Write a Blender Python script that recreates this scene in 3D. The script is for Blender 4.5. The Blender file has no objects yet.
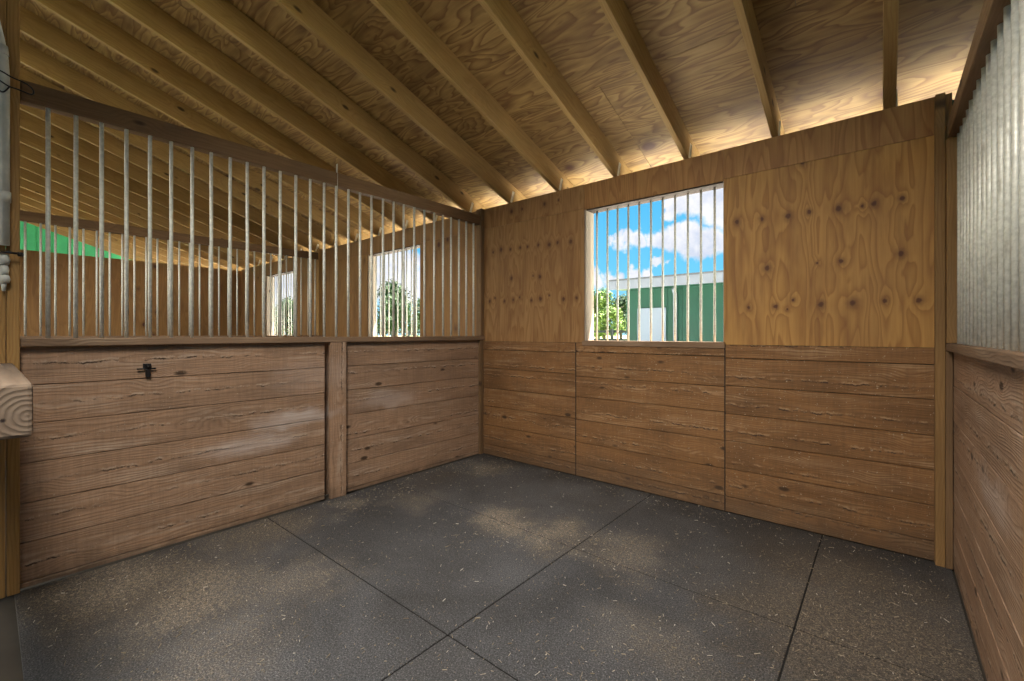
import bpy, bmesh, math, random
from mathutils import Vector, Matrix
R = random.Random(7)
C = bpy.context.scene.collection
sc = bpy.context.scene
PI = math.pi

# ------------------------------------------------------------------ camera numbers
F = 442.0; CX = 512.0; YH = 334.0
YAW = math.radians(40)
CAM = Vector((3.36, -3.51, 1.30))
SLOPE = math.atan(1 / 3)

# ------------------------------------------------------------------ mesh helper
class MB:
    """collects shapes into one mesh; every face corner carries a grain coordinate (x along the grain)"""
    def __init__(s):
        s.v = []; s.f = []; s.g = []; s.sm = []
    def face(s, pts, gs, smooth=False):
        b = len(s.v); s.v += [tuple(p) for p in pts]
        s.f.append(list(range(b, b + len(pts)))); s.g.append([tuple(q) for q in gs]); s.sm.append(smooth)
    def box(s, lo, hi, axis=0, pith=None):
        lo = Vector(lo); hi = Vector(hi)
        b = len(s.v)
        P = [Vector((hi.x if i & 1 else lo.x, hi.y if i & 2 else lo.y, hi.z if i & 4 else lo.z)) for i in range(8)]
        o = (R.uniform(0, 40), R.uniform(-.05, .05), R.uniform(.03, .16)) if pith is None else (R.uniform(0, 40),) + pith
        c = (lo + hi) / 2
        oth = [a for a in (0, 1, 2) if a != axis]
        d = hi - lo
        if d[oth[0]] < d[oth[1]]: oth.reverse()      # wide direction first
        def g(p):
            q = p - c
            return (p[axis] + o[0], q[oth[0]] + o[1], q[oth[1]] + o[2])
        s.v += [tuple(p) for p in P]
        for f in ((0, 2, 3, 1), (4, 5, 7, 6), (0, 1, 5, 4), (2, 6, 7, 3), (0, 4, 6, 2), (1, 3, 7, 5)):
            s.f.append([b + i for i in f]); s.g.append([g(P[i]) for i in f]); s.sm.append(False)
        return s
    def tube(s, pts, r, n=10, cap=True):
        pts = [Vector(p) for p in pts]
        rr = r if isinstance(r, (list, tuple)) else [r] * len(pts)
        b = len(s.v); up = Vector((0, 0, 1)); prev = None
        o = R.uniform(0, 30)
        L = 0
        ring_g = []
        for i, p in enumerate(pts):
            t = (pts[min(i + 1, len(pts) - 1)] - pts[max(i - 1, 0)]).normalized()
            if i: L += (p - pts[i - 1]).length
            if prev is None:
                a = t.cross(Vector((1, 0, 0)) if abs(t.x) < .9 else Vector((0, 1, 0))).normalized()
            else:
                a = (prev - t * prev.dot(t)).normalized()
            prev = a; w = t.cross(a)
            for k in range(n):
                q = 2 * PI * k / n
                e = a * math.cos(q) + w * math.sin(q)
                s.v.append(tuple(p + e * rr[i])); ring_g.append((L + o, math.cos(q) * rr[i], math.sin(q) * rr[i]))
        for i in range(len(pts) - 1):
            for k in range(n):
                ix = [i * n + k, i * n + (k + 1) % n, (i + 1) * n + (k + 1) % n, (i + 1) * n + k]
                s.f.append([b + j for j in ix]); s.g.append([ring_g[j] for j in ix]); s.sm.append(True)
        if cap:
            for ix in (list(range(n))[::-1], [(len(pts) - 1) * n + k for k in range(n)]):
                s.f.append([b + j for j in ix]); s.g.append([ring_g[j] for j in ix]); s.sm.append(False)
        return s
    def mesh(s, name, m):
        me = bpy.data.meshes.new(name)
        me.from_pydata(s.v, [], s.f)
        at = me.attributes.new('gco', 'FLOAT_VECTOR', 'CORNER')
        flat = [x for f in s.g for q in f for x in q]
        at.data.foreach_set('vector', flat)
        me.polygons.foreach_set('use_smooth', s.sm)
        if m: me.materials.append(m)
        me.update()
        return me
    def build(s, name, m, parent=None, bevel=0):
        o = bpy.data.objects.new(name, s.mesh(name, m)); C.objects.link(o)
        if parent: o.parent = parent
        if bevel:
            md = o.modifiers.new('bevel', 'BEVEL'); md.width = bevel; md.segments = 2; md.limit_method = 'ANGLE'
        return o

def B(lo, hi, axis=0): return MB().box(lo, hi, axis)
def tag(o, label, cat, group=None):
    o['label'] = label; o['category'] = cat
    if group: o['group'] = group
    return o
def struct(o): o['kind'] = 'structure'; return o
def empty(name, loc=(0, 0, 0)):
    o = bpy.data.objects.new(name, None); o.location = loc; o.empty_display_size = .1; C.objects.link(o); return o
def local(mb, loc):
    """shift a world-space MB so that it can hang under an empty at loc"""
    mb.v = [(a - loc[0], b - loc[1], c - loc[2]) for a, b, c in mb.v]; return mb

# ------------------------------------------------------------------ node helper
class N:
    def __init__(s, name):
        s.m = bpy.data.materials.new(name); s.m.use_nodes = True
        s.t = s.m.node_tree; s.t.nodes.clear()
        s.out = s.t.nodes.new('ShaderNodeOutputMaterial'); s.b = s.t.nodes.new('ShaderNodeBsdfPrincipled')
        s.t.links.new(s.b.outputs[0], s.out.inputs[0])
    def n(s, typ, props=None, **ins):
        x = s.t.nodes.new('ShaderNode' + typ)
        for k, v in (props or {}).items(): setattr(x, k, v)
        for k, v in ins.items():
            i = x.inputs[int(k[1:])] if k[0] == '_' and k[1:].isdigit() else x.inputs[k.replace('_', ' ')]
            s.set(i, v)
        return x
    def set(s, i, v):
        if isinstance(v, bpy.types.NodeSocket): s.t.links.new(v, i)
        else: i.default_value = v
    def math(s, op, a, b=0., c=0., clamp=False):
        x = s.n('Math', {'operation': op, 'use_clamp': clamp}, _0=a, _1=b, _2=c); return x.outputs[0]
    def vm(s, op, a, b=(0, 0, 0)):
        x = s.n('VectorMath', {'operation': op}, _0=a, _1=b)
        return x.outputs['Value'] if op in ('DISTANCE', 'LENGTH', 'DOT_PRODUCT') else x.outputs[0]
    def noise(s, v, scale=1., detail=2., rough=.5, dist=0.):
        return s.n('TexNoise', {}, Vector=v, Scale=scale, Detail=detail, Roughness=rough, Distortion=dist).outputs['Fac']
    def ramp(s, f, stops, interp='LINEAR'):
        x = s.n('ValToRGB', {}, Fac=f); cr = x.color_ramp; cr.interpolation = interp
        while len(cr.elements) > 1: cr.elements.remove(cr.elements[-1])
        for i, (p, c) in enumerate(stops):
            e = cr.elements[0] if i == 0 else cr.elements.new(p)
            e.position = p; e.color = c if len(c) == 4 else (*c, 1)
        return x.outputs[0]
    def mr(s, v, a, b, c=0., d=1., smooth=False):
        x = s.n('MapRange', {'interpolation_type': 'SMOOTHSTEP' if smooth else 'LINEAR'}, _0=v, _1=a, _2=b, _3=c, _4=d)
        return x.outputs[0]
    def mix(s, f, a, b, mode='MIX'):
        x = s.n('Mix', {'data_type': 'RGBA', 'blend_type': mode}, _0=f)
        s.set(x.inputs[6], a if isinstance(a, bpy.types.NodeSocket) else (*a, 1))
        s.set(x.inputs[7], b if isinstance(b, bpy.types.NodeSocket) else (*b, 1))
        return x.outputs[2]
    def gco(s):
        a = s.n('Attribute', {'attribute_name': 'gco'}).outputs['Vector']
        r = s.n('ObjectInfo').outputs['Random']
        off = s.n('CombineXYZ', {}, X=s.math('MULTIPLY', r, 37.)).outputs[0]
        return s.vm('ADD', a, off)
    def pos(s): return s.n('NewGeometry').outputs['Position']
    def bump(s, h, strength=.3, dist=.01):
        x = s.n('Bump', {}, Strength=strength, Distance=dist, Height=h); s.t.links.new(x.outputs[0], s.b.inputs['Normal'])
    def fin(s, col, rough=.7, metal=0., spec=.4):
        s.set(s.b.inputs['Base Color'], col if isinstance(col, bpy.types.NodeSocket) else (*col, 1))
        s.set(s.b.inputs['Roughness'], rough); s.set(s.b.inputs['Metallic'], metal)
        s.set(s.b.inputs['Specular IOR Level'], spec)
        return s.m

def wood(name, light, dark, stain, freq=110, ringamt=.55, stainamt=.5, bumpamt=.25, knots=True, rough=.75, pale=None, tear=False, patch=None, dirt=.26):
    q = N(name); p = q.gco()
    n1 = q.noise(q.vm('MULTIPLY', p, (.9, 3.5, 3.5)), 1.6, 3, .55)
    sep = q.n('SeparateXYZ', {}, _0=p)
    yz = q.n('CombineXYZ', {}, X=0., Y=sep.outputs[1], Z=sep.outputs[2]).outputs[0]
    r = q.math('ADD', q.vm('LENGTH', yz), q.math('MULTIPLY', n1, .075))
    kv = q.n('TexVoronoi', {'feature': 'F1'}, Vector=q.vm('MULTIPLY', p, (3.0, 6.5, .01)), Scale=1.).outputs['Distance']
    if knots:
        kf = q.mr(kv, .0, .45, 1., 0., True)
        r = q.math('ADD', r, q.math('MULTIPLY', kf, .028))
    ring = q.math('MULTIPLY', q.math('PINGPONG', q.math('MULTIPLY', r, freq), .5), 2.)
    ring = q.math('POWER', ring, 2.2)
    fib = q.noise(q.vm('MULTIPLY', p, (5, 190, 190)), 1., 2, .6)
    fib2 = q.noise(q.vm('MULTIPLY', p, (2.2, 45, 45)), 1., 3, .6)
    blot = q.noise(q.vm('MULTIPLY', p, (1.3, 3.2, 3.2)), 1.3, 4, .6)
    lat = q.noise(q.vm('MULTIPLY', p, (.12, 1.5, 1.5)), 1., 1, .5)
    c = q.mix(q.math('MULTIPLY', ring, ringamt), light, dark)
    c = q.mix(q.mr(fib2, .35, .75, 0, .55), c, q.mix(.55, c, dark))
    c = q.mix(q.mr(blot, .42, .72, 0, stainamt), c, stain)
    c = q.mix(q.mr(lat, .3, .7, 0, .3), c, q.mix(.5, c, dark))
    c = q.mix(q.mr(fib, .3, .8, 0, .35), c, q.mix(.5, c, (.01, .006, .003)))
    if pale:
        pl = q.math('MULTIPLY', q.mr(q.noise(q.vm('MULTIPLY', p, (1.6, 12, 12)), 1.2, 3, .6), .52, .74, 0, .75), q.mr(ring, .1, .5, 1., .2))
        c = q.mix(pl, c, pale)
    if knots:
        c = q.mix(q.mr(kv, .06, .14, .9, 0., True), c, (.035, .018, .008))
    hgt = q.math('ADD', q.math('MULTIPLY', ring, .6), fib)
    if tear:
        wob = q.noise(q.vm('MULTIPLY', p, (7., 2, 2)), 1., 5, .72)
        tl = q.math('ADD', sep.outputs[1], q.math('MULTIPLY', q.math('SUBTRACT', wob, .5), .06))
        on = q.math('MULTIPLY', q.mr(q.noise(q.vm('MULTIPLY', p, (13, 12, 12)), 1., 4, .75), .46, .58), q.mr(q.noise(q.vm('MULTIPLY', p, (1.1, .3, .3)), 1., 1, .5), .34, .5))
        m1 = q.math('MULTIPLY', q.mr(q.math('ABSOLUTE', tl), .003, .012, 1., 0.), on)
        m2 = q.math('MULTIPLY', q.mr(q.math('ABSOLUTE', q.math('ADD', tl, .009)), .002, .007, 1., 0.), on)
        c = q.mix(q.math('MULTIPLY', m1, .75), c, pale)
        c = q.mix(q.math('MULTIPLY', m2, .95), c, (.035, .018, .010))
        sw = q.noise(q.vm('MULTIPLY', p, (70, 5, 5)), 1., 3, .65)
        c = q.mix(q.mr(sw, .35, .7, 0, .42), c, q.mix(.45, c, (.03, .018, .010)))
        w3 = q.pos(); wz = q.n('SeparateXYZ', {}, _0=w3).outputs[2]
        sp_ = q.noise(w3, 70, 2, .7)
        c = q.mix(q.mr(sp_, .66, .74, 0, .6), c, (.5, .42, .32))
        dn = q.noise(w3, 4, 4, .65)
        c = q.mix(q.math('MULTIPLY', q.mr(q.math('ADD', wz, q.math('MULTIPLY', q.math('SUBTRACT', dn, .5), .35)), -.02, dirt, 1., 0.), .6), c, (.055, .04, .028))
        if patch:
            pn = q.n('TexNoise', {}, Vector=w3, Scale=7., Detail=4.).outputs['Color']
            w4 = q.vm('ADD', w3, q.vm('MULTIPLY', q.vm('SUBTRACT', pn, (.5, .5, .5)), (0, .3, .14)))
            pm_ = None
            for (y_, z_, ry_, rz_, a_) in patch:
                d_ = q.vm('LENGTH', q.vm('MULTIPLY', q.vm('SUBTRACT', w4, (0, y_, z_)), (0, 1 / ry_, 1 / rz_)))
                e_ = q.mr(d_, .25, 1., a_, 0., True)
                pm_ = e_ if pm_ is None else q.math('MAXIMUM', pm_, e_)
            c = q.mix(pm_, c, q.mix(q.mr(fib2, .3, .75), (.58, .50, .45), (.36, .28, .23)))
        hgt = q.math('ADD', hgt, q.math('SUBTRACT', q.math('MULTIPLY', sw, .5), m2))
    q.bump(hgt, bumpamt, .004)
    return q.fin(c, q.mr(fib2, .3, .7, rough - .1, rough + .1), 0, .3)

def plywood(name, light, mid, dark, scale=(.8, 3.6, 1.), bands=9, knots=None, vor=0, stain=(.2, .1, .04), stainamt=.35, fix=None):
    """rotary-cut veneer: contour bands of a stretched noise, bulging round the knots"""
    q = N(name); p = q.gco()
    if fix: # knots placed in world x,z
        w = q.pos(); s_ = q.n('SeparateXYZ', {}, _0=w)
        w2 = q.n('CombineXYZ', {}, X=s_.outputs[0], Y=0., Z=s_.outputs[2]).outputs[0]
        warp = q.n('TexNoise', {}, Vector=w2, Scale=38., Detail=2.).outputs['Color']
        w2 = q.vm('ADD', w2, q.vm('MULTIPLY', q.vm('SUBTRACT', warp, (.5, .5, .5)), (.016, 0, .016)))
    n1 = q.noise(q.vm('MULTIPLY', p, scale), 1., 1.6, .5, .3)
    field = q.math('MULTIPLY', n1, 1.)
    kmask = None; halo = None
    if fix:
        for (x, z, r) in fix:
            d = q.vm('DISTANCE', q.vm('MULTIPLY', w2, (1, 1, .8)), (x, 0, z * .8))
            field = q.math('ADD', field, q.mr(d, 0, r * 5.0, .12, 0., True))
            k = q.mr(d, r * .35, r * .85, .85, 0., True)
            h = q.mr(d, r * .5, r * 2.0, .55, 0., True)
            kmask = k if kmask is None else q.math('MAXIMUM', kmask, k)
            halo = h if halo is None else q.math('MAXIMUM', halo, h)
    if vor:
        v = q.n('TexVoronoi', {'feature': 'F1'}, Vector=q.vm('MULTIPLY', p, (vor * .8, vor, .01)), Scale=1.).outputs['Distance']
        field = q.math('ADD', field, q.mr(v, 0, .4, .1, 0., True))
        kmask = q.mr(v, .05, .1, 1., 0., True); halo = q.mr(v, .06, .22, .55, 0., True)
    saw = q.math('FRACT', q.math('MULTIPLY', field, bands))
    band = q.math('MULTIPLY', q.mr(saw, .05, .85, 0, 1.), q.mr(saw, .85, 1., 1., 0.))
    band = q.math('POWER', band, 1.5)
    blot = q.noise(q.vm('MULTIPLY', p, (1., 2., 1.)), 1.5, 4, .6)
    fib = q.noise(q.vm('MULTIPLY', p, (3, 90, 90)), 1., 3, .6)
    strk = q.noise(q.vm('MULTIPLY', p, (1.3, 9, 9)), 1., 4, .65)
    c = q.mix(band, light, mid)
    c = q.mix(q.mr(strk, .48, .72, 0, .7), c, dark)
    c = q.mix(q.mr(blot, .45, .75, 0, stainamt), c, stain)
    c = q.mix(q.mr(fib, .35, .75, 0, .3), c, dark)
    if halo is not None:
        c = q.mix(halo, c, q.mix(.5, dark, (.05, .02, .008)))
        c = q.mix(kmask, c, (.065, .02, .008))
    q.bump(q.math('ADD', fib, q.math('MULTIPLY', band, .5)), .15, .003)
    return q.fin(c, .62, 0, .35)

# ------------------------------------------------------------------ materials
M = {}
M['plank'] = wood('weathered plank', (.415, .26, .162), (.205, .115, .063), (.17, .108, .07), 95, .5, .6, .5, pale=(.48, .36, .26), tear=True, patch=((-2.0, .67, .42, .085, .7), (-2.3, .54, .45, .11, .5), (-1.2, .72, .45, .11, .35), (-1.9, .98, .4, .2, .2)), dirt=.08)
M['plank_back'] = wood('back plank', (.275, .138, .052), (.12, .055, .019), (.08, .04, .017), 95, .5, .65, .5, pale=(.36, .225, .12), tear=True)
M['rafter'] = wood('pine rafter', (0.371, 0.240, 0.089), (0.239, 0.136, 0.043), (0.172, 0.103, 0.037), 90, .45, .45, .2)
M['beam'] = wood('brown timber', (0.204, 0.121, 0.057), (0.121, 0.065, 0.028), (0.084, 0.048, 0.026), 90, .5, .6, .25)
M['post'] = wood('treated post', (0.398, 0.231, 0.079), (0.250, 0.129, 0.036), (0.217, 0.125, 0.047), 80, .55, .5, .25)
M['rail'] = wood('rail timber', (0.262, 0.170, 0.103), (0.165, 0.097, 0.054), (0.097, 0.058, 0.034), 90, .5, .6, .3, pale=(0.350, 0.252, 0.165))
M['head'] = wood('dark head timber', (.045, .028, .016), (.025, .015, .009), (.02, .012, .008), 90, .5, .5, .2)
M['corner'] = wood('corner timber', (.27, .155, .058), (.17, .09, .03), (.13, .072, .027), 80, .5, .5, .25)
M['jamb'] = wood('pale jamb timber', (.40, .34, .27), (.33, .27, .2), (.3, .25, .18), 90, .4, .3, .15)
def kn(lst, sx, sy, zc, r):
    out = []
    for (u, v) in lst:
        a = (sx + u / zc - CX) / F; b = (YH - (sy + v / zc)) / F
        c_, s_ = math.cos(YAW), math.sin(YAW)
        dx, dy = a * c_ - s_, a * s_ + c_
        t = (0 - CAM.y) / dy
        out.append((CAM.x + t * dx, CAM.z + t * b, r * R.uniform(.75, 1.2)))
    return out
K1 = kn([(35, 318), (100, 310), (167, 303), (222, 292), (298, 283), (390, 270), (463, 257), (113, 437), (305, 420), (460, 400), (65, 540), (135, 537), (253, 532), (335, 528), (418, 522), (507, 521), (205, 162)], 724, 100, 2.6, .022)
K1 += kn([(360, 277), (243, 424), (165, 545), (180, 520)], 724, 100, 2.6, .010)
K2 = kn([(42, 308), (76, 297), (116, 296), (157, 289), (189, 285), (234, 278), (281, 276), (316, 267), (372, 263), (120, 420), (241, 413), (28, 517), (90, 517), (128, 511), (205, 513), (243, 506), (342, 508), (397, 503), (120, 135), (260, 104)], 484, 180, 4.26, .022)
K2 += kn([(212, 408), (50, 503), (155, 500), (281, 492), (165, 125), (320, 87)], 484, 180, 4.26, .013)
PL = (0.407, 0.218, 0.058); PM = (0.275, 0.130, 0.031); PD = (0.176, 0.074, 0.018)
M['ply_right'] = plywood('orange plywood', PL, PM, PD, (.9, 7.5, 1.), 9, fix=K1)
M['ply_left'] = plywood('brown plywood', (0.311, 0.172, 0.066), (0.225, 0.110, 0.037), (0.143, 0.064, 0.020), (.9, 8.5, 1.), 9, fix=K2)
M['ply_strip'] = plywood('reddish plywood', (0.365, 0.190, 0.062), (0.254, 0.120, 0.036), (0.163, 0.067, 0.021), (1.2, 8, 1.), 9, vor=2.0)
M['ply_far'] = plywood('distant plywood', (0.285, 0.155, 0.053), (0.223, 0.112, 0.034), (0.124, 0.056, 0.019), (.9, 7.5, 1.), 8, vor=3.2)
M['sheath'] = plywood('roof sheathing', (.36, .235, .085), (.17, .088, .028), (.085, .039, .012), (1.5, 7, 1.), 11, vor=1.6, stain=(.10, .05, .018), stainamt=.6)

def m_galv():
    q = N('galvanised steel'); p = q.pos()
    a = q.noise(p, 60, 3, .6); b = q.noise(q.vm('MULTIPLY', p, (40, 40, 6)), 1., 3, .6)
    c = q.mix(q.mr(a, .35, .7), (.72, .72, .65), (.54, .54, .48))
    c = q.mix(q.mr(b, .58, .72, 0, .5), c, (.22, .19, .14))
    return q.fin(c, q.mr(a, .3, .7, .45, .65), .35, .4)
M['galv'] = m_galv()
def simple(name, col, rough=.6, metal=0., var=.25, scale=20.):
    q = N(name); a = q.noise(q.pos(), scale, 4, .6)
    c = q.mix(q.mr(a, .3, .7, 0, 1.), tuple(x * (1 - var) for x in col), tuple(min(1, x * (1 + var)) for x in col))
    return q.fin(c, rough, metal)
M['zinc'] = simple('zinc plate', (.5, .5, .46), .45, .6)
M['black'] = simple('black iron', (.016, .015, .016), .4, .3)
M['pvc'] = simple('grey conduit', (.52, .53, .48), .5, 0, .2, 9)
M['roofmetal'] = simple('roof metal', (.08, .085, .09), .5, 0, .04, 2)
M['fascia'] = simple('white fascia', (.16, .175, .20), .6, 0, .05, 2)
M['green'] = simple('green siding', (.003, .045, .025), .55, 0, .12, 1.5)
M['greenpanel'] = simple('light green siding', (.06, .42, .18), .55, 0, .15, 3)
M['door'] = simple('white door paint', (.175, .21, .255), .5, 0, .04, 2)
M['bark'] = simple('bark', (.10, .075, .055), .9, 0, .4, 8)
M['fencewood'] = simple('dark fence paint', (.02, .025, .03), .6, 0, .3, 8)
M['ironroof'] = simple('roofing felt', (.12, .11, .1), .8)
def m_leaf(name, a, b):
    q = N(name); n = q.noise(q.pos(), 1.7, 4, .7)
    c = q.mix(q.mr(n, .35, .65), a, b)
    q.set(q.b.inputs['Transmission Weight'], 0.)
    return q.fin(c, .6, 0, .2)
M['leaf_dark'] = m_leaf('dark foliage', (.016, .036, .012), (.04, .075, .024))
M['leaf_light'] = m_leaf('light foliage', (.09, .15, .03), (.17, .24, .065))
def m_ground():
    q = N('paddock grass'); p = q.pos()
    a = q.noise(p, .35, 4, .6); b = q.noise(p, 14, 4, .7)
    c = q.mix(q.mr(a, .4, .62), (.30, .36, .15), (.48, .46, .31))
    c = q.mix(q.mr(b, .35, .7, 0, .5), c, (.14, .2, .05))
    q.bump(b, .5, .05)
    return q.fin(c, .9, 0, .2)
M['ground'] = m_ground()
def m_dirt():
    q = N('packed dirt'); p = q.pos(); a = q.noise(p, 3, 5, .6)
    return q.fin(q.mix(a, (.035, .03, .025), (.08, .068, .052)), .9, 0, .2)
M['dirt'] = m_dirt()
def m_gravel():
    q = N('added limestone gravel'); p = q.pos(); a = q.noise(p, 40, 4, .7); b = q.noise(p, 1.2, 4, .6)
    q.bump(a, .6, .02)
    return q.fin(q.mix(q.mr(b, .4, .7, 0, .4), q.mix(a, (.62, .60, .54), (.82, .80, .75)), (.5, .46, .38)), .9, 0, .2)
M['bounce_gravel'] = m_gravel()
M['grime'] = simple('seam grime', (.008, .007, .006), .95)
def m_mat():
    q = N('black rubber mat'); p = q.pos()
    sp = q.n('SeparateXYZ', {}, _0=p); fl = q.n('CombineXYZ', {}, X=sp.outputs[0], Y=sp.outputs[1], Z=0.).outputs[0]
    rnd = q.n('ObjectInfo').outputs['Random']
    fine = q.noise(fl, 150, 2, .75); mid = q.noise(fl, 48, 4, .75); big = q.noise(fl, 2.2, 5, .6, .4); vb = q.noise(fl, .9, 3, .55)
    ridge = q.n('TexWave', {'wave_type': 'BANDS', 'bands_direction': 'DIAGONAL'}, Vector=fl, Scale=60., Distortion=1.2, Detail=1.).outputs['Fac']
    base = q.mix(q.mr(big, .3, .7), (.034, .034, .035), (.080, .081, .086))
    base = q.mix(q.mr(rnd, 0, 1, 0, .25), base, (.10, .09, .08))
    # dust and trodden-in bedding: patches with their own outlines
    wp = q.n('TexNoise', {}, Vector=fl, Scale=3.1, Detail=5., Roughness=.65).outputs['Color']
    wf = q.vm('ADD', fl, q.vm('MULTIPLY', q.vm('SUBTRACT', wp, (.5, .5, 0)), (.85, .85, 0)))
    dust = None
    for (x, y, r, a) in ((1.35, -1.2, .34, .95), (1.75, -1.15, .35, .8), (2.15, -1.05, .4, .55), (.75, -2.8, .55, .8), (.3, -3.1, .5, .8), (.42, -.38, .3, .75), (.95, -2.4, .4, .5),
                         (.22, -1.75, .25, .7), (3.35, -1.0, .9, .5), (3.3, -.6, .5, .4), (2.6, -1.7, .4, .35), (.2, -2.4, .45, .55), (1.3, -2.9, .5, .4), (.55, -1.35, .3, .5)):
        d = q.mr(q.vm('DISTANCE', wf, (x, y, 0)), r * .1, r, a, 0., True)
        dust = d if dust is None else q.math('MAXIMUM', dust, d)
    speck = q.mr(mid, .40, .70)
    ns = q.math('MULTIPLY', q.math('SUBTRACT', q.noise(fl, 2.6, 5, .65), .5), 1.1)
    edge = q.mr(q.math('ADD', q.math('ADD', sp.outputs[1], .42), ns), .0, .5, 0., .72, True)  # shade along the back wall, painted into the mat colour
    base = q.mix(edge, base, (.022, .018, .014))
    br_ = None
    for (x, y, r, a) in ((3.35, -1.2, .8, .75), (3.1, -.45, .7, .7), (.35, -3.1, .7, .65), (.2, -2.3, .5, .5), (.25, -.9, .4, .5)):
        d = q.mr(q.vm('DISTANCE', wf, (x, y, 0)), r * .2, r, a, 0., True)
        br_ = d if br_ is None else q.math('MAXIMUM', br_, d)
    base = q.mix(br_, base, q.mix(q.mr(mid, .4, .65), (.030, .023, .016), (.085, .065, .045)))
    base = q.mix(q.mr(vb, .4, .65, .45, 0.), base, (.026, .025, .025))
    sp2 = q.noise(fl, 85, 3, .7)
    base = q.mix(q.mr(sp2, .60, .68, 0, .5), base, q.vm('ADD', q.vm('MULTIPLY', base, (2.5, 2.5, 2.5)), (.04, .038, .034)))
    f = q.math('MULTIPLY', dust, q.mr(speck, 0., 1., .12, 1.15, False))
    c = q.mix(f, base, (.29, .235, .17))
    c = q.mix(q.mr(fine, .55, .66, 0, .8), c, q.vm('ADD', q.vm('MULTIPLY', c, (2.6, 2.6, 2.6)), (.03, .029, .027)))
    c = q.mix(q.mr(fine, .36, .48, .85, 0), c, (.014, .014, .014))
    q.bump(q.math('ADD', q.math('MULTIPLY', fine, 1.2), mid), .9, .006)
    return q.fin(c, q.mr(mid, .3, .7, .55, .8), 0, .35)
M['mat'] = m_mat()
def m_straw():
    q = N('wood shavings'); r = q.n('Attribute', {'attribute_name': 'gco'}).outputs['Vector']
    x = q.n('SeparateXYZ', {}, _0=r).outputs[0]
    c = q.ramp(q.math('FRACT', q.math('MULTIPLY', x, 3.7)), [(0, (.14, .11, .075)), (.4, (.22, .18, .12)), (.85, (.34, .29, .22)), (1, (.55, .52, .46))])
    return q.fin(c, .8, 0, .2)
M['straw'] = m_straw()
def m_endgrain():
    q = N('timber with end grain'); p = q.pos()
    s = q.n('SeparateXYZ', {}, _0=p)
    d = q.vm('DISTANCE', q.n('CombineXYZ', {}, X=0., Y=s.outputs[1], Z=s.outputs[2]).outputs[0], (0, -3.430, 1.062))
    nz = q.noise(q.vm('MULTIPLY', p, (1, 14, 14)), 1., 3, .6)
    d2 = q.math('ADD', d, q.math('MULTIPLY', nz, .02))
    rg = q.math('PINGPONG', q.math('MULTIPLY', d2, 62.), .5)
    rg = q.math('POWER', q.math('MULTIPLY', rg, 2.), 1.8)
    c = q.mix(q.math('MULTIPLY', rg, .7), (.21, .155, .11), (.12, .085, .058))
    bl = q.noise(p, 22, 4, .6)
    c = q.mix(q.mr(bl, .45, .7, 0, .45), c, (.16, .11, .075))
    k = q.mr(q.vm('DISTANCE', q.n('CombineXYZ', {}, X=0., Y=s.outputs[1], Z=s.outputs[2]).outputs[0], (0, -3.478, 1.053)), .003, .008, 1., 0.)
    c = q.mix(k, c, (.02, .012, .01))
    q.bump(q.math('ADD', rg, bl), .3, .004)
    return q.fin(c, .75, 0, .3)
M['endgrain'] = m_endgrain()

# ------------------------------------------------------------------ floor and mats
PITCH = 3.54
XL, XR = -7.10, 7.2
g = MB(); g.face([(-300, -120, -.12), (300, -120, -.12), (300, 400, -.12), (-300, 400, -.12)], [(0, 0, 0)] * 4)
struct(g.build('ground', M['ground']))
struct(B((-10.7, -12, -.115), (XR, .06, -.018)).build('floor', M['dirt']))
struct(B((-22, .14, -.119), (22, 8.9, -.09)).build('bounce_path', M['bounce_gravel']))  # unseen pale lane, added to bounce sun up under the eaves
struct(B((-16, -13, -.112), (-7.2, -4.7, -.02)).build('bounce_path', M['bounce_gravel']))  # unseen gravel, added to bounce sun into the last bay
XE = (.022, 1.92, 3.06, 3.655); YE = (-.025, -1.21, -2.225, -3.42, -4.6)
MAT = {
    (0, 0): 'black rubber mat in the corner between the plank walls',
    (1, 0): 'black rubber mat against the plank wall, straight below the barred window',
    (2, 0): 'narrow black rubber mat in the corner by the post beside the right-hand bars',
    (0, 1): 'dust-smeared rubber mat at the foot of the post in the left wall',
    (1, 1): 'bare grey rubber mat mid-floor, one seam out from the window wall',
    (2, 1): 'narrow rubber mat below the right-hand bars, one seam from the back corner',
    (0, 2): 'straw-littered rubber mat at the foot of the split front post on the left',
    (1, 2): 'dark rubber mat at the near edge of the floor, bottom middle of the photo'}
for i in range(3):
    for j in range(4):
        if i == 2 and j > 1: continue
        x1 = XE[i + 1]
        if j > 1 and i == 1: x1 = XE[3]
        if j == 3: continue
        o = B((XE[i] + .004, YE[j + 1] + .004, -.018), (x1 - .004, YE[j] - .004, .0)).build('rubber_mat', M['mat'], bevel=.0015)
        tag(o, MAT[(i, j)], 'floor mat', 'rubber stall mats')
        o.rotation_euler.z = 0
gr = MB()
for x in (1.92, 3.06): gr.box((x - .0038, YE[2] if x > 3 else YE[3], -.0179), (x + .0038, YE[0], -.003), 1)
for y in (-1.21, -2.225): gr.box((XE[0], y - .0038, -.0179), (XE[3], y + .0038, -.003), 0)
struct(gr.build('floor', M['grime']))
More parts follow.
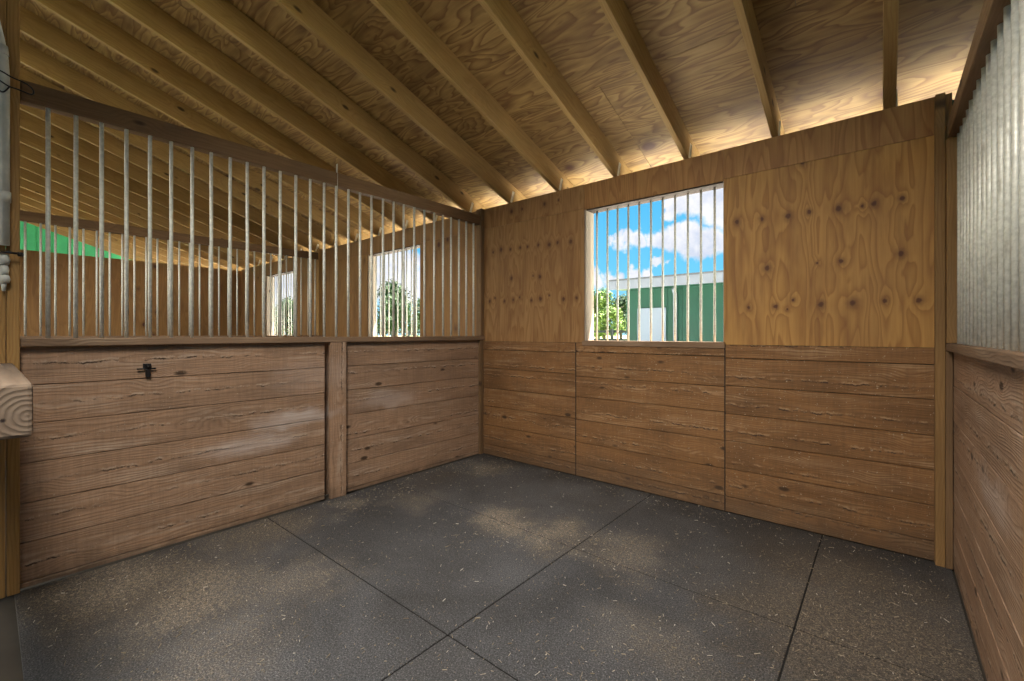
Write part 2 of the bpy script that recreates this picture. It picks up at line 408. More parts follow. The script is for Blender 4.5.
# bedding bits
st = MB()
def bit(x, y, L, a, w=.0035):
    c, s = math.cos(a), math.sin(a)
    z = R.uniform(.001, .004); t = R.uniform(-.004, .006); h = R.uniform(.001, .003)
    P = []
    for (u, v, k) in ((-L, -w, 0), (L, -w, t), (L, w, t), (-L, w, 0)):
        P.append((x + c * u / 2 - s * v / 2, y + s * u / 2 + c * v / 2, z + max(0, k)))
    q = R.uniform(0, 10)
    T = [(a_[0], a_[1], a_[2] + h) for a_ in P]
    st.face(T, [(q, 0, 0)] * 4)
    for i in range(4):
        j = (i + 1) % 4
        st.face([P[i], P[j], T[j], T[i]], [(q, 0, 0)] * 4)
for k in range(5200):
    if k < 1500: x, y = R.uniform(.05, 3.62), R.uniform(-3.4, -.05)
    else:
        cx, cy, sx, sy = R.choice(((.8, -2.85, .45, .3), (.25, -3.05, .18, .25), (1.45, -1.3, .3, .22), (2.2, -1.1, .25, .2), (3.1, -1.0, .3, .5), (.35, -.45, .2, .2), (1.3, -2.6, .5, .4), (.3, -1.6, .15, .3), (3.45, -1.3, .12, .7), (2.6, -2.0, .4, .3), (2.3, -.15, .9, .08), (.12, -1.6, .06, 1.1)))
        x, y = R.gauss(cx, sx), R.gauss(cy, sy)
    if not (.04 < x < 3.63 and -3.4 < y < -.04): continue
    bit(x, y, R.choice((.004, .005, .006, .008, .011, .02)) * R.uniform(.7, 1.2), R.uniform(0, PI), R.uniform(.0010, .0026))
o = st.build('wood_shavings', M['straw']); o['kind'] = 'stuff'
o['label'] = 'loose straw and wood shavings strewn over the black rubber mats'; o['category'] = 'bedding'

# ------------------------------------------------------------------ back wall
WT = 2.66
wb = struct(empty('wall_back'))
def plank_panel(parent, x0, x1, ytop, tops, mat, y0=0., th=.02, name="plank_panel", gap=.0036):
    mb = MB(); z = 0.0
    for i, t in enumerate(tops):
        a = z + gap / 2; b_ = t - gap / 2
        dy = R.uniform(0, .002)
        mb.box((x0 + .0012, y0 - th - dy, a), (x1 - .0012, y0, b_), 0, (R.uniform(-.055, .055), R.uniform(.03, .09)))
        z = t
    return mb.build(name, mat, parent, .0025)
TOPS = (.112, .312, .515, .719, .922, 1.127, 1.222)
WIN = (1.28, 2.462, 1.24, 2.43)
for k in (1, 0, -1, -2):
    X0 = -PITCH * (-k) if k <= 0 else 3.70
    bx = X0
    def off(t): return tuple(q + (R.uniform(-.01, .01) if 0 < i < 6 else 0) for i, q in enumerate(t))
    if k == 0: panels = ((.0, 1.198), (1.198, 2.472), (2.472, 3.60))
    else: panels = ((bx, bx + 1.2), (bx + 1.2, bx + 2.47), (bx + 2.47, bx + 3.54))
    for (a, b) in panels: plank_panel(wb, a, b, 1.222, off(TOPS), M['plank_back'])
    e = bx + 3.66 if k == 0 else bx + 3.54
    w0, w1 = bx + WIN[0], bx + WIN[1]
    near = k == 0
    def sheet(x0, x1, z0, z1, m, f=.0):
        B((x0 + .001, -.012 + f, z0), (x1 - .001, 0, z1), 2).build('plywood_sheet', m, wb)
    sheet(bx, w0, 1.222, 2.44, M['ply_left'] if near else M['ply_far'])
    sheet(bx, w0, 2.443, WT, M['ply_left'] if near else M['ply_far'], .0015)
    sheet(w1, e, 1.222, 2.44, M['ply_right'] if near else M['ply_far'])
    sheet(w1, e, 2.443, WT, M['ply_strip'] if near else M['ply_far'], .0015)
    sheet(w0, w1, WIN[3], WT, M['ply_strip'] if near else M['ply_far'], .003)
    # outer siding
    xa, xb_ = bx, bx + (3.70 if k == 0 else 3.54)
    for (lo, hi) in (((xa, .1, 0), (xb_, .12, WIN[2])), ((xa, .1, WIN[3]), (xb_, .12, WT)), ((xa, .1, WIN[2]), (w0, .12, WIN[3])), ((w1, .1, WIN[2]), (xb_, .12, WIN[3]))):
        B(lo, hi, 2).build('outer_siding', M['green'], wb)
    # window
    if k <= 0:
        wn = struct(empty('window_%d' % (1 - k), (w0, 0, WIN[2])))
        L = (w0, 0, WIN[2])
        fm = MB()
        fm.box((w0, -.004, WIN[2]), (w0 + .02, .13, WIN[3]), 2)
        fm.box((w1 - .006, -.004, WIN[2]), (w1, .13, WIN[3]), 2)
        local(B((w0 + .02, -.004, WIN[3] - .012), (w1 - .006, .125, WIN[3]), 0), L).build('window_head', M['head'], wn, .002)
        local(fm, L).build('window_frame', M['jamb'], wn, .002)
        local(B((w0 - .01, -.03, WIN[2] - .045), (w1 + .01, .13, WIN[2]), 0), L).build('window_sill', M['rail'], wn, .003)
        bm_ = local(MB().tube([(0, .075, 0), (0, .075, WIN[3] - WIN[2] - .01)], .0088, 10), (0, 0, 0))
        me = bm_.mesh('bar', M['galv'])
        xs = [1.363, 1.469, 1.568, 1.669, 1.768, 1.872, 1.972, 2.073, 2.174, 2.274, 2.375]
        for x in xs:
            b = bpy.data.objects.new('bar', me); C.objects.link(b); b.parent = wn; b.location = (x - WIN[0], 0, -.002)
# seam strips between the plank panels
for (x, nm) in ((1.198, ''), (2.472, '')):
    B((x - .004, -.0245, .0), (x + .004, -.018, 1.222), 2).build('seam_strip', M['head'], wb)

# ------------------------------------------------------------------ side partitions
def planks_y(name, x0, x1, y0, y1, tops, mat, n=2):
    """boards running along y between y0<y1, face on +x or -x"""
    mb = MB(); z = 0.
    for t in tops:
        mb.box((x0 + R.uniform(0, .002), y0, z + .002), (x1 - R.uniform(0, .002), y1, t - .002), 1, (R.uniform(-.055, .055), R.uniform(.03, .09))); z = t
    return mb
LT = (.03, .232, .434, .636, .838, 1.036, 1.236)
wl = planks_y('wall_left', -.02, .0, -3.40, -1.795, LT, None)
wl.box((-.12, -1.90, 0), (-.09, -1.60, 1.236), 2)
w2 = planks_y('wall_left', -.02, .0, -1.7, -.012, LT, None)
wl.v += [], ; wl.v.pop()
b0 = len(wl.v); wl.v += w2.v; wl.f += [[i + b0 for i in f] for f in w2.f]; wl.g += w2.g; wl.sm += w2.sm
wl.box((-.034, -3.40, .0), (-.0205, -1.80, 1.23), 1); wl.box((-.034, -1.70, .0), (-.0205, -.012, 1.23), 1)
struct(wl.build('wall_left', M['plank'], None, .0025))

BAR_R = .0098
def grille(name, xc, ys, zb, zt, face, label, rail_y, beam_h=.105, tilt=0., group='bar grilles', rail_face=.06, beam_in=.02, beam_out=-.05, br=BAR_R, beam_end=None):
    """rail, header beam and steel bars in the plane x = xc; `face` is +1 when the room lies toward +x"""
    root = empty('bar_grille', (xc, 0, zb)); L = (xc, 0, zb)
    tag(root, label, 'stall grille', group)
    y0, y1 = rail_y
    s = face
    def xb(a, b): a, b = xc + s * a, xc + s * b; return (min(a, b), max(a, b))
    a, b = xb(-.05, rail_face - 0)
    local(B((a, y0, zb - .042), (b, y1, zb), 1), L).build('bottom_rail', M['rail'], root, .004)
    a, b = xb(beam_out, beam_in)
    local(B((a, y0, zt), (b, beam_end or y1, zt + beam_h), 1), L).build('header_beam', M['beam'], root, .004)
    me = MB().tube([(0, 0, -.002), (0, 0, zt - zb + .004)], br, 12).mesh('bar', M['galv'])
    for y in ys:
        o = bpy.data.objects.new('bar', me); C.objects.link(o); o.parent = root; o.location = (0, y, 0)
        o.rotation_euler = (R.uniform(-.0015, .0015), 0, R.uniform(0, 6))
    return root
ysL = [-3.298, -3.194, -3.089, -2.983, -2.876, -2.773, -2.666, -2.56, -2.452, -2.347, -2.24, -2.13, -2.019, -1.909, -1.8, -1.700, -1.596, -1.489, -1.379, -1.267, -1.156, -1.047, -.93, -.81, -.69, -.575, -.469, -.36, -.255, -.147]
gl = grille('bar_grille', 0., ysL, 1.278, 2.485, 1, 'galvanised bar grille with brown header beam above the left plank wall', (-3.396, -.012), rail_face=.04, beam_end=-.061)
# thin strap nailed up the header
o = local(B((.0, -1.7015, 2.46), (.0225, -1.6985, 2.66), 2), (0, 0, 1.278)).build('metal_strap', M['zinc'], gl)
ys2 = [-3.35 + .1105 * i for i in range(30)]
grille('bar_grille', -PITCH, ys2, 1.278, 2.485, 1, 'farther galvanised bar grille, seen through the bars of the left wall', (-3.46, -.012), beam_end=-.101)
ysR = [-.172 - .108 * i for i in range(16)] + [-1.98 - .108 * i for i in range(9)]
grille('bar_grille', 3.675, ysR, 1.248, 2.37, -1, 'galvanised bar grille close on the right, its bars overlapping into a pale screen', (-3.1, -.012), beam_h=.09, rail_face=.045, beam_in=.045, beam_out=-.03, br=.0118, beam_end=-.131)

# right wall planks
wr = planks_y('wall_right', 3.658, 3.69, -3.1, -.012, (.03, .232, .43, .625, .82, 1.015, 1.206), None)
struct(wr.build('wall_right', M['plank'], None, .0025))
# partition between the neighbouring stalls, and the far end wall
wp = planks_y('wall_far_left', -PITCH - .02, -PITCH, -3.46, -.012, LT, None)
struct(wp.build('wall_far_left', M['plank_back'], None, .0025))
we = struct(empty('wall_end'))
planks_y('p', XL - .02, XL, -4.6, -.0, TOPS, None).build('plank_panel', M['plank_back'], we, .0025)
for y in range(4):
    B((XL - .014, -1.2 * (y + 1) + .001, 1.222), (XL, -1.2 * y - .001, 2.64), 2).build('plywood_sheet', M['ply_far'], we)
B((XL - .1, -4.6, 2.55), (XL - .014, 0, 2.64), 1).build('top_plate', M['rafter'], we)
struct(planks_y('wall_front_blocker', -7.0, 5.6, -9.05, -9.0, tuple(.2 * i for i in range(1, 14)), None).build('wall_front_blocker', M['plank_back'], None, .0025))  # unseen wall, added to block low light from the front ground
struct(B((5.56, -9.0, -.1), (5.6, .1, 2.85), 2).build('wall_right_blocker', M['plank_back']))  # unseen end wall, added to keep side light off the rafters
# green gable siding at the end of the last bay
gp = MB(); xg = -10.6
for i in range(22):
    ya, yb = -5.2 + i * .24, -5.2 + (i + 1) * .24
    za, zb_ = WT + .06 - ya / 3, WT + .06 - yb / 3
    lo = 0 if True else 2
    for (x0, sgn) in ((xg, 1),):
        P = [(xg, ya, 0), (xg, yb - .012, 0), (xg, yb - .012, zb_), (xg, ya, za)]
        Q = [(xg - .03, p[1], p[2]) for p in P]
        gp.face(P, [(0, 0, 0)] * 4); gp.face(Q[::-1], [(0, 0, 0)] * 4)
        for a in range(4):
            b = (a + 1) % 4; gp.face([P[b], P[a], Q[a], Q[b]], [(0, 0, 0)] * 4)
    gp.box((xg - .03, yb - .012, 0), (xg - .012, yb, min(za, zb_)), 2)
struct(gp.build('wall_gable', M['greenpanel']))

# ------------------------------------------------------------------ posts
def post(lo, hi, label, mat='post', extra=None):
    c = ((lo[0] + hi[0]) / 2, (lo[1] + hi[1]) / 2, lo[2])
    o = local(B(lo, hi, 2), c).build('timber_post', M[mat], None, .004); o.location = c
    return tag(o, label, 'post')
o = post((.001, -1.765, 0), (.038, -1.632, 1.235), 'flat timber post standing midway along the left plank wall, under the bars', 'plank')
o = post((.002, -.075, 0), (.03, -.024, 1.236), 'slim dark post in the corner where left and back plank walls meet', 'beam')
o = post((-.045, -.06, 1.279), (.03, -.013, WT), 'short dark post above the rail at the end of the left bars, in the corner', 'beam')
post((3.585, -.08, 0), (3.627, -.026, 2.645), 'tall timber post at the back corner, beside the orange plywood', 'corner')
post((3.6275, -.085, 0), (3.657, -.03, 1.205), 'short dark post below the rail in the right-hand back corner', 'beam')
post((3.6277, -.13, 1.25), (3.70, -.026, 2.369), 'brown post between the plywood and the first bar on the right', 'corner')
post((3.618, -2.02, 0), (3.657, -1.905, 1.205), 'timber post against the right plank wall, cut off by the photo edge', 'post')
fp = empty('timber_post', (0, -3.44, 0))
tag(fp, 'tall front post of two boards with a groove, behind the timber stub on the left', 'post')
for (a, b) in ((-3.4425, -3.398), (-3.49, -3.4455)):
    B((-.045, a + 3.44, 0), (.045, b + 3.44, 3.66), 2).build('board', M['post'], fp, .004)
post((-PITCH - .045, -3.55, 0), (-PITCH + .045, -3.461, 3.66), 'front post of the farther partition, seen between the left bars', 'post')
post((-PITCH - .05, -.10, 1.279), (-PITCH + .03, -.013, WT), 'post where the farther bar grille meets the back wall', 'post')

# stub of heavy rail at the front
tr = MB().box((.05, -3.56, .997), (1.44, -3.419, 1.156), 0)
o = tr.build('timber_rail', M['endgrain'], None, .010)
tag(o, 'thick squared timber rail ending in a cut face with growth rings', 'timber rail')

# ------------------------------------------------------------------ roof: rafters and sheathing
rot = Matrix.Rotation(-SLOPE, 4, 'X')
RL, RE, RD = 5.35, .45, .19
def rafter_mesh(w):
    return MB().box((-w / 2, -RL, 0), (w / 2, RE, RD), 1).mesh('rafter', M['rafter'])
rm = [rafter_mesh(.04) for _ in range(5)]; rmw = rafter_mesh(.06)
tie = MB()
tie.box((0.0205, -.02, .0), (.0225, .004, .13), 2)
tie.box((0.0205, .004, -.0), (.028, .006, .13), 2)
tieme = tie.mesh('metal_tie', M['zinc'])
ORD = ['first', 'second', 'third', 'fourth', 'fifth', 'sixth', 'seventh', 'eighth', 'ninth', 'tenth', 'eleventh', 'twelfth', 'thirteenth', 'fourteenth', 'fifteenth', 'sixteenth', 'seventeenth', 'eighteenth']
HAND = {0: 'pine rafter running straight overhead, last before the bars on the right',
        1: 'pine rafter whose foot rests right of the window, above the plywood',
        2: 'pine rafter whose foot rests above the window, toward its right side',
        3: 'pine rafter whose foot rests above the left edge of the window',
        4: 'pine rafter whose foot rests just left of the window, with a metal tie',
        5: 'pine rafter whose foot rests near the corner post of the left bars'}
def rafter(x, label, k, group):
    me = rmw if k == 0 else R.choice(rm)
    o = bpy.data.objects.new('rafter', me); C.objects.link(o)
    o.location = (x, 0, WT); o.rotation_euler = (-SLOPE, 0, 0)
    md = o.modifiers.new('bevel', 'BEVEL'); md.width = .003; md.segments = 1; md.limit_method = 'ANGLE'
    tag(o, label, 'rafter', group)
    t = bpy.data.objects.new('metal_tie', tieme); C.objects.link(t); t.parent = o
    if k == 0: t.location.x = .01
for k in range(24):
    x = 3.39 - .601 * k
    if k in HAND: lab = HAND[k]
    elif x > -PITCH: lab = 'pine rafter over the next stall, %s beyond the header of the left bars' % ORD[k - 6]
    elif x > XL: lab = 'dim rafter over the far stall, %s beyond the farther bar grille' % ORD[k - 12]
    else: lab = 'sunlit rafter in the last bay, %s beyond the far plywood wall' % ORD[k - 18]
    rafter(x, lab, k, 'roof rafters')
cl = MB()
W = 2.404; D = 1.2195
for r in range(5):
    y0 = RE - D * r; y1 = max(y0 - D, -RL)
    if y1 >= y0: continue
    sh = (r % 2) * W / 2
    x = 4.3 + sh - .1
    while x > -10.75:
        a = max(x - W, -10.75)
        cl.box((a + .0015, y1 + .0015, RD + .0005), (x - .0015, y0 - .0015, RD + .0125), 0, (R.uniform(-2, 2), 0.))
        x -= W
o = struct(cl.build('ceiling', M['sheath'])); o.location = (0, 0, WT); o.rotation_euler = (-SLOPE, 0, 0)
o = struct(B((-10.8, -RL - .02, RD + .013), (5.6, RE + .03, RD + .03), 1).build('roof', M['ironroof'])); o.location = (0, 0, WT); o.rotation_euler = (-SLOPE, 0, 0)

# other slope beyond the ridge, unseen, added to block light from the front
ry, rz = -RL * math.cos(SLOPE), WT + RL * math.sin(SLOPE) + .19
o = MB()
for (a, b, m_) in ((0., .02, 0),):
    P = [(-7.1, ry - .02, rz + a), (5.6, ry - .02, rz + a), (5.6, ry - 5.4, rz - 1.8 + a), (-7.1, ry - 5.4, rz - 1.8 + a)]
    Q = [(p[0], p[1], p[2] + .03) for p in P]
    z4 = [(0, 0, 0)] * 4
    o.face(P, [(p[0], p[1], 0) for p in P]); o.face(Q[::-1], z4)
    for k in range(4): o.face([P[k], Q[k], Q[(k + 1) % 4], P[(k + 1) % 4]], z4)
struct(o.build('roof', M['sheath']))

# ------------------------------------------------------------------ small fittings
# slide bolt on the left wall
lt = empty('slide_bolt', (0, -2.886, 1.09)); lt.scale = (1, .72, .85); tag(lt, 'small black iron bolt fixed to the left plank wall', 'latch')
B((-.003, -.033, .008), (.010, .02, .040), 1).build('plate', M['black'], lt, .003)
MB().tube([(.016, -.075, .004), (.016, -.03, .006), (.016, .048, .005)], .0055, 8).build('rod', M['black'], lt)
k = MB().tube([(.012, -.004, .02), (.03, -.004, .018), (.034, -.004, .016)], [.012, .013, .006], 10)
k.build('knob', M['black'], lt)
B((-.003, -.018, -.055), (.022, .014, .004), 2).build('keeper', M['black'], lt, .005)
# conduit
cp = empty('conduit', (.0715, -3.452, 1.735)); tag(cp, 'pale grey conduit pipe running up the front post at the left edge', 'pipe')
MB().tube([(0, 0, 0), (0, 0, .83), (0, -.004, .91), (0, -.016, 1.0), (0, -.034, 1.10), (0, -.05, 1.23), (0, -.055, 1.43), (0, -.055, 1.92)], .0205, 14).build('tube', M['pvc'], cp)
MB().tube([(0, 0, .21), (0, 0, .26)], .0245, 14).build('coupling', M['pvc'], cp)
MB().tube([(0, -.006, .925), (0, -.010, .97)], .0245, 14).build('coupling', M['pvc'], cp)
# black cord knotted round the conduit
def cat(pts, n=6):
    P = [Vector(p) for p in pts]; out = []
    for i in range(len(P) - 1):
        a, b, c, d = P[max(i - 1, 0)], P[i], P[i + 1], P[min(i + 2, len(P) - 1)]
        for k in range(n):
            t = k / n
            out.append(.5 * ((2 * b) + (c - a) * t + (2 * a - 5 * b + 4 * c - d) * t * t + (3 * b - a - 3 * c + d) * t ** 3))
    return out + [P[-1]]
cx, cy = .068, -3.456
cord = MB()
cord.tube(cat([(cx + .024, cy - .035, 2.58), (cx + .026, cy, 2.57), (cx + .03, cy + .03, 2.555), (cx + .03, cy + .075, 2.545), (cx + .025, cy + .10, 2.525), (cx + .025, cy + .095, 2.50), (cx + .028, cy + .05, 2.505), (cx + .028, cy + .02, 2.508), (cx + .026, cy - .01, 2.525), (cx + .024, cy - .035, 2.54)]), .0035, 6)
cord.tube(cat([(cx + .028, cy + .022, 2.506), (cx + .027, cy + .004, 2.475), (cx + .025, cy - .012, 2.478), (cx + .022, cy - .03, 2.51)]), .0032, 6)
o = cord.build('black_cord', M['black']); tag(o, 'black cord tied round the grey conduit near the roof', 'cord')
# hinge bracket under the conduit
hg = empty('gate_hinge', (.047, -3.455, 1.56)); tag(hg, 'weathered grey hinge lugs with a black bolt on the front post', 'hinge')
k = MB()
for (z0, z1, r) in ((.08, .13, .022), (.03, .075, .019), (-.01, .028, .023)):
    k.tube([(.021, .003, z0), (.021, .003, (z0 + z1) / 2), (.021, .003, z1)], [r * .8, r, r * .75], 12)
k.tube([(.021, .003, -.05), (.021, .003, .0)], [.006, .012], 10)
k.v = [(a, b, c + .0) for a, b, c in k.v]
k.build('lug', M['pvc'], hg)
MB().tube([(.043, -.01, .135), (.045, .02, .138), (.044, .055, .136)], .0055, 8).tube([(.04, .05, .134), (.046, .066, .134)], [.012, .009], 8).build('bolt', M['black'], hg)

# ------------------------------------------------------------------ outside
bn = empty('barn', (0, 8.7, 0)); tag(bn, 'green barn with white fascia and pale door, beyond the window', 'barn')
L = (0, 8.7, 0)
wm = MB()
xs0, xs1 = -2.46, 9.0
nb = int((xs1 - xs0) / .41)
for i in range(nb):
    a = xs0 + i * .41
    wm.box((a, 8.7, -.11), (a + .404, 8.74, 2.62), 2)
wm.box((xs0, 8.72, -.11), (xs1, 12.7, 2.6), 2)
local(wm, L).build('wall', M['green'], bn)
rm_ = MB()
P = [(-2.7, 8.0, 2.80), (9.2, 8.0, 2.80), (9.2, 13.0, 2.72), (-2.7, 13.0, 2.72)]
Q = [(a, b, c + .05) for a, b, c in P]
z4 = [(0, 0, 0)] * 4
rm_.face(P[::-1], z4); rm_.face(Q, z4)
for a in range(4):
    b = (a + 1) % 4; rm_.face([P[a], P[b], Q[b], Q[a]], z4)
local(rm_, L).build('roof', M['roofmetal'], bn)
local(B((-2.68, 8.0, 2.56), (9.2, 8.03, 2.80), 0), L).build('fascia', M['fascia'], bn)
local(B((-2.6, 8.03, 2.585), (9.1, 8.7, 2.605), 0), L).build('soffit', M['green'], bn)
db = MB(); db.box((-2.1, 8.66, -.11), (-1.27, 8.699, 2.04), 2)
d_ = local(db, L).build('door', M['door'], bn, .005)
local(B((-1.36, 8.63, .92), (-1.32, 8.659, 1.0), 0), L).build('door_handle', M['zinc'], d_)
local(MB().tube([(-1.0, 8.64, -.1), (-1.0, 8.64, 2.4), (-1.0, 8.5, 2.54)], .05, 10), L).build('downspout', M['door'], bn)

def tree_mesh(seed, H, W_, dense):
    rr = random.Random(seed); mb = MB(); tk = MB()
    tk.tube([(0, 0, -.12), (.05, 0, H * .3), (-.05, .1, H * .62)], [.22, .17, .08], 9)
    for b in range(7):
        a = rr.uniform(0, 2 * PI); z = H * rr.uniform(.28, .55)
        tk.tube([(0, .02, z), (math.cos(a) * W_ * .22, math.sin(a) * W_ * .22, z + H * .14), (math.cos(a) * W_ * .4, math.sin(a) * W_ * .4, z + H * .22)], [.09, .06, .02], 6)
    blobs = []
    for b in range(26):
        a = rr.uniform(0, 2 * PI); t = rr.uniform(.12, 1); rad = W_ * .42 * math.sin(PI * min(.97, .2 + t * .78)) ** .7
        q = rr.uniform(.3, 1) * rad
        blobs.append((math.cos(a) * q, math.sin(a) * q, H * (.16 + .74 * t), W_ * rr.uniform(.13, .22)))
    for k in range(dense):
        bx, by, bz, br = rr.choice(blobs)
        d = Vector((rr.gauss(0, 1), rr.gauss(0, 1), rr.gauss(0, 1))).normalized() * br * rr.uniform(.6, 1.05)
        p = Vector((bx, by, bz)) + d
        n = (d.normalized() + Vector((rr.uniform(-.7, .7), rr.uniform(-.7, .7), rr.uniform(-.3, .9)))).normalized()
        u = n.cross(Vector((rr.uniform(-1, 1), rr.uniform(-1, 1), .3))).normalized(); w = n.cross(u)
        s = rr.uniform(.10, .22)
        mb.face([p - u * s, p - w * s * .55 + n * .03, p + u * s, p + w * s * .55 + n * .03], z4)
    return mb, tk
T1 = tree_mesh(3, 6.0, 5.2, 4200); T2 = tree_mesh(9, 6.6, 6.4, 4600)
tm = {'d': (T2[0].mesh('crown', M['leaf_dark']), T2[1].mesh('trunk', M['bark'])), 'l': (T1[0].mesh('crown', M['leaf_light']), T1[1].mesh('trunk', M['bark']))}
def tree(u, t, kind, s, label, rz):
    a = (u - CX) / F; c_, s_ = math.cos(YAW), math.sin(YAW)
    x, y = CAM.x + t * (a * c_ - s_), CAM.y + t * (a * s_ + c_)
    r = empty('tree', (x, y, -.0)); r.rotation_euler.z = rz; r.scale = (s, s, s)
    tag(r, label, 'tree', 'paddock trees')
    for nm, me in (('crown', tm[kind][0]), ('trunk', tm[kind][1])):
        o = bpy.data.objects.new(nm, me); C.objects.link(o); o.parent = r
tree(604, 46, 'l', .95, 'pale green tree beyond the window, left of the green barn', .3)
tree(588, 64, 'l', 1.0, 'tree at the left jamb of the window, behind the dark fence', 1.9)
tree(621, 66, 'd', 1.05, 'darker tree close behind the end of the green barn', 2.7)
tree(396, 44, 'd', .98, 'round dark green tree filling the window of the next stall', 1.0)
tree(424, 58, 'd', .95, 'dark tree showing at the right side of the next stall window', 4.0)
tree(366, 64, 'd', .8, 'low dark tree showing at the left jamb of the next stall window', 5.0)
tree(291, 50, 'd', .8, 'tree showing through the far stall window, at its right jamb', 2.2)
tree(268, 66, 'd', .85, 'tree beyond the far stall window, at its left jamb', 3.3)
# paddock fence
fe = empty('fence', (0, 20, 0)); tag(fe, 'dark post and rail fence across the paddock, beyond the window', 'fence')
for z in (.45, .9, 1.38):
    B((-38, -.03, z), (-6, .03, z + .13), 0).build('rail', M['fencewood'], fe)
pm = B((-.07, -.17, -.12), (.07, -.03, 1.6), 2).mesh('post', M['fencewood'])
for i in range(14):
    o = bpy.data.objects.new('post', pm); C.objects.link(o); o.parent = fe; o.location = (-37.5 + i * 2.4, 0, 0)

# ------------------------------------------------------------------ sky with clouds
w = bpy.data.worlds.new('World'); sc.world = w; w.use_nodes = True
t = w.node_tree; t.nodes.clear()
def wn(typ, **kw):
    x = t.nodes.new('ShaderNode' + typ)
    for k_, v in kw.items(): setattr(x, k_, v)
    return x
def ln(a, b): t.links.new(a, b)
out = wn('OutputWorld'); bg = wn('Background'); ln(bg.outputs[0], out.inputs[0])
tc = wn('TexCoord'); nv = wn('VectorMath', operation='NORMALIZE'); ln(tc.outputs['Generated'], nv.inputs[0])
sp = wn('SeparateXYZ'); ln(nv.outputs[0], sp.inputs[0])
gr = wn('ValToRGB'); ln(sp.outputs[2], gr.inputs[0])
e = gr.color_ramp.elements
e[0].position = 0.; e[0].color = (.42, .78, .97, 1); e[1].position = .32; e[1].color = (.085, .51, .92, 1)
x_ = e.new(.12); x_.color = (.18, .64, .97, 1)
nz = wn('TexNoise'); nz.inputs['Scale'].default_value = 16; nz.inputs['Detail'].default_value = 6; nz.inputs['Roughness'].default_value = .6
ln(nv.outputs[0], nz.inputs['Vector'])
sb = wn('VectorMath', operation='SUBTRACT'); ln(nz.outputs['Color'], sb.inputs[0]); sb.inputs[1].default_value = (.5, .5, .5)
ml = wn('VectorMath', operation='SCALE'); ln(sb.outputs[0], ml.inputs[0]); ml.inputs['Scale'].default_value = .075
ad = wn('VectorMath', operation='ADD'); ln(nv.outputs[0], ad.inputs[0]); ln(ml.outputs[0], ad.inputs[1])
def dirv(u, v):
    a = (u - CX) / F; b = (YH - v) / F
    return Vector((a * math.cos(YAW) - math.sin(YAW), a * math.sin(YAW) + math.cos(YAW), b)).normalized()
prev = None
for (u, v, r) in ((684, 241, .040), (668, 238, .034), (700, 242, .038), (716, 241, .034), (656, 238, .026), (690, 231, .030), (676, 231, .026), (692, 250, .032), (706, 248, .03),
                  (630, 240, .024), (621, 240, .022), (640, 238, .022), (612, 241, .014), (716, 200, .05), (698, 197, .042), (728, 210, .05), (680, 199, .034), (672, 208, .02), (655, 262, .014), (664, 262, .012),
                  (598, 281, .026), (614, 277, .022), (634, 274, .022), (648, 274, .018),
                  (385, 262, .05), (400, 275, .06), (410, 262, .03), (378, 285, .05), (420, 285, .05), (280, 290, .10), (262, 280, .07), (292, 310, .08)):
    c = dirv(u, v)
    ds = wn('VectorMath', operation='DISTANCE'); ln(ad.outputs[0], ds.inputs[0]); ds.inputs[1].default_value = c
    mp = wn('MapRange', interpolation_type='SMOOTHSTEP'); ln(ds.outputs['Value'], mp.inputs[0])
    mp.inputs[1].default_value = r * .55; mp.inputs[2].default_value = r * 1.0; mp.inputs[3].default_value = 1; mp.inputs[4].default_value = 0
    if prev is None: prev = mp.outputs[0]
    else:
        mx = wn('Math', operation='MAXIMUM'); ln(prev, mx.inputs[0]); ln(mp.outputs[0], mx.inputs[1]); prev = mx.outputs[0]
mc = wn('Mix', data_type='RGBA'); ln(prev, mc.inputs[0]); ln(gr.outputs[0], mc.inputs[6])
cv = wn('ValToRGB'); ln(nz.outputs['Fac'], cv.inputs[0])
cv.color_ramp.elements[0].position = .35; cv.color_ramp.elements[0].color = (.66, .72, .86, 1)
cv.color_ramp.elements[1].position = .6; cv.color_ramp.elements[1].color = (.97, .97, 1., 1)
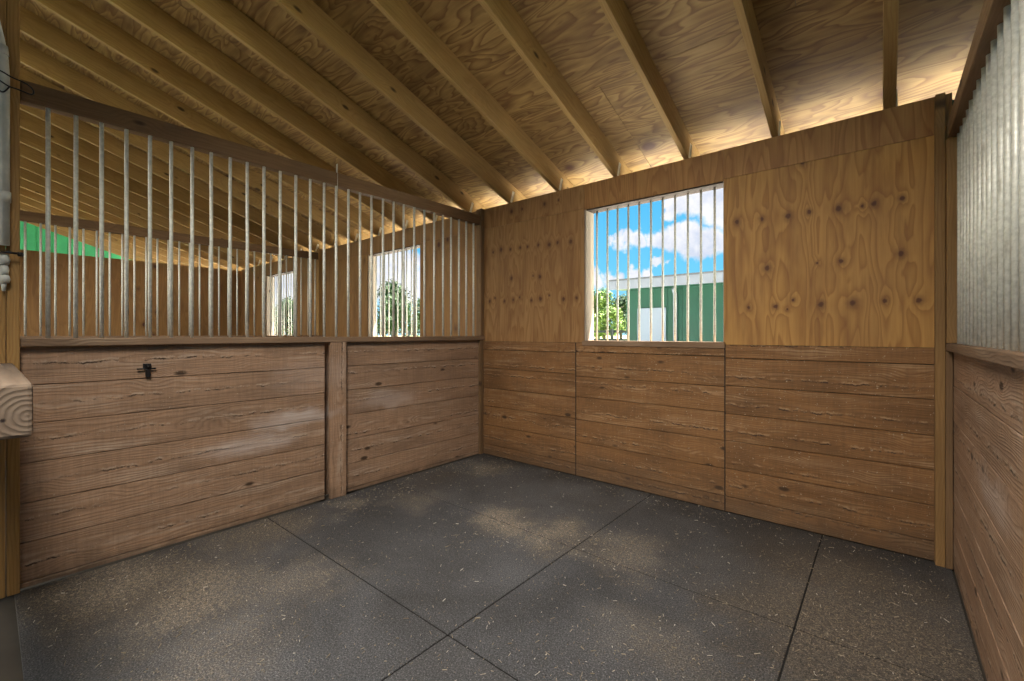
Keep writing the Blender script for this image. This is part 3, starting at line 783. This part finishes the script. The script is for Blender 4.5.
ln(cv.outputs[0], mc.inputs[7]); ln(mc.outputs[2], bg.inputs[0]); bg.inputs[1].default_value = 1.0

# ------------------------------------------------------------------ lights
def light(name, typ, loc, aim, energy, col=(1, 1, 1), size=None):
    l = bpy.data.lights.new(name, typ); o = bpy.data.objects.new(name, l); C.objects.link(o)
    o.location = loc; l.energy = energy; l.color = col
    o.rotation_euler = (Vector(aim) - Vector(loc)).to_track_quat('-Z', 'Y').to_euler()
    if size: l.shape = 'RECTANGLE'; l.size, l.size_y = size
    return o
s_ = light('sun', 'SUN', (5, 12, 20), (0, 0, 0), 52.0, (1, .94, .86)); s_.data.angle = .01
s_.rotation_euler = (Vector((0, 0, 0)) - Vector((.30, .42, 1.25))).to_track_quat('-Z', 'Y').to_euler()
for k, (x, e_) in enumerate(((-.9, 40), (-4.6, 26), (-8.2, 26))):
    light('aisle_fill', 'AREA', (x, -5.7, .5), (x + .45, -.6, 2.3), e_, (1, .96, .84), (1.0, .9))  # added fill lights, low and out of view, to brighten rafter undersides
for k, (x, e_) in enumerate(((2.4, 82), (-1.5, 52), (-5.0, 52))):
    l_ = light('stall_fill', 'AREA', (x, -3.75, 3.4), (x - .5, -1.75, 0), e_, (1, .94, .86), (1.2, .7)); l_.data.spread = math.radians(105)  # added overhead fill lights, out of view, to brighten floor and walls

# ------------------------------------------------------------------ camera and view
cam = bpy.data.cameras.new('camera'); co = bpy.data.objects.new('camera', cam); C.objects.link(co)
co.location = CAM; co.rotation_euler = (PI / 2, 0, YAW)
cam.sensor_width = 36; cam.lens = F / 1024 * 36; cam.shift_y = -(340.5 - YH) / 1024
cam.clip_start = .02; cam.clip_end = 800
sc.camera = co
sc.view_settings.view_transform = 'Standard'; sc.view_settings.look = 'None'
sc.view_settings.exposure = .1; sc.view_settings.gamma = 1; sc.view_settings.use_curve_mapping = False
sc.cycles.use_denoising = True
sc.cycles.max_bounces = 8; sc.cycles.diffuse_bounces = 6; sc.cycles.glossy_bounces = 3
sc.cycles.sample_clamp_indirect = 6
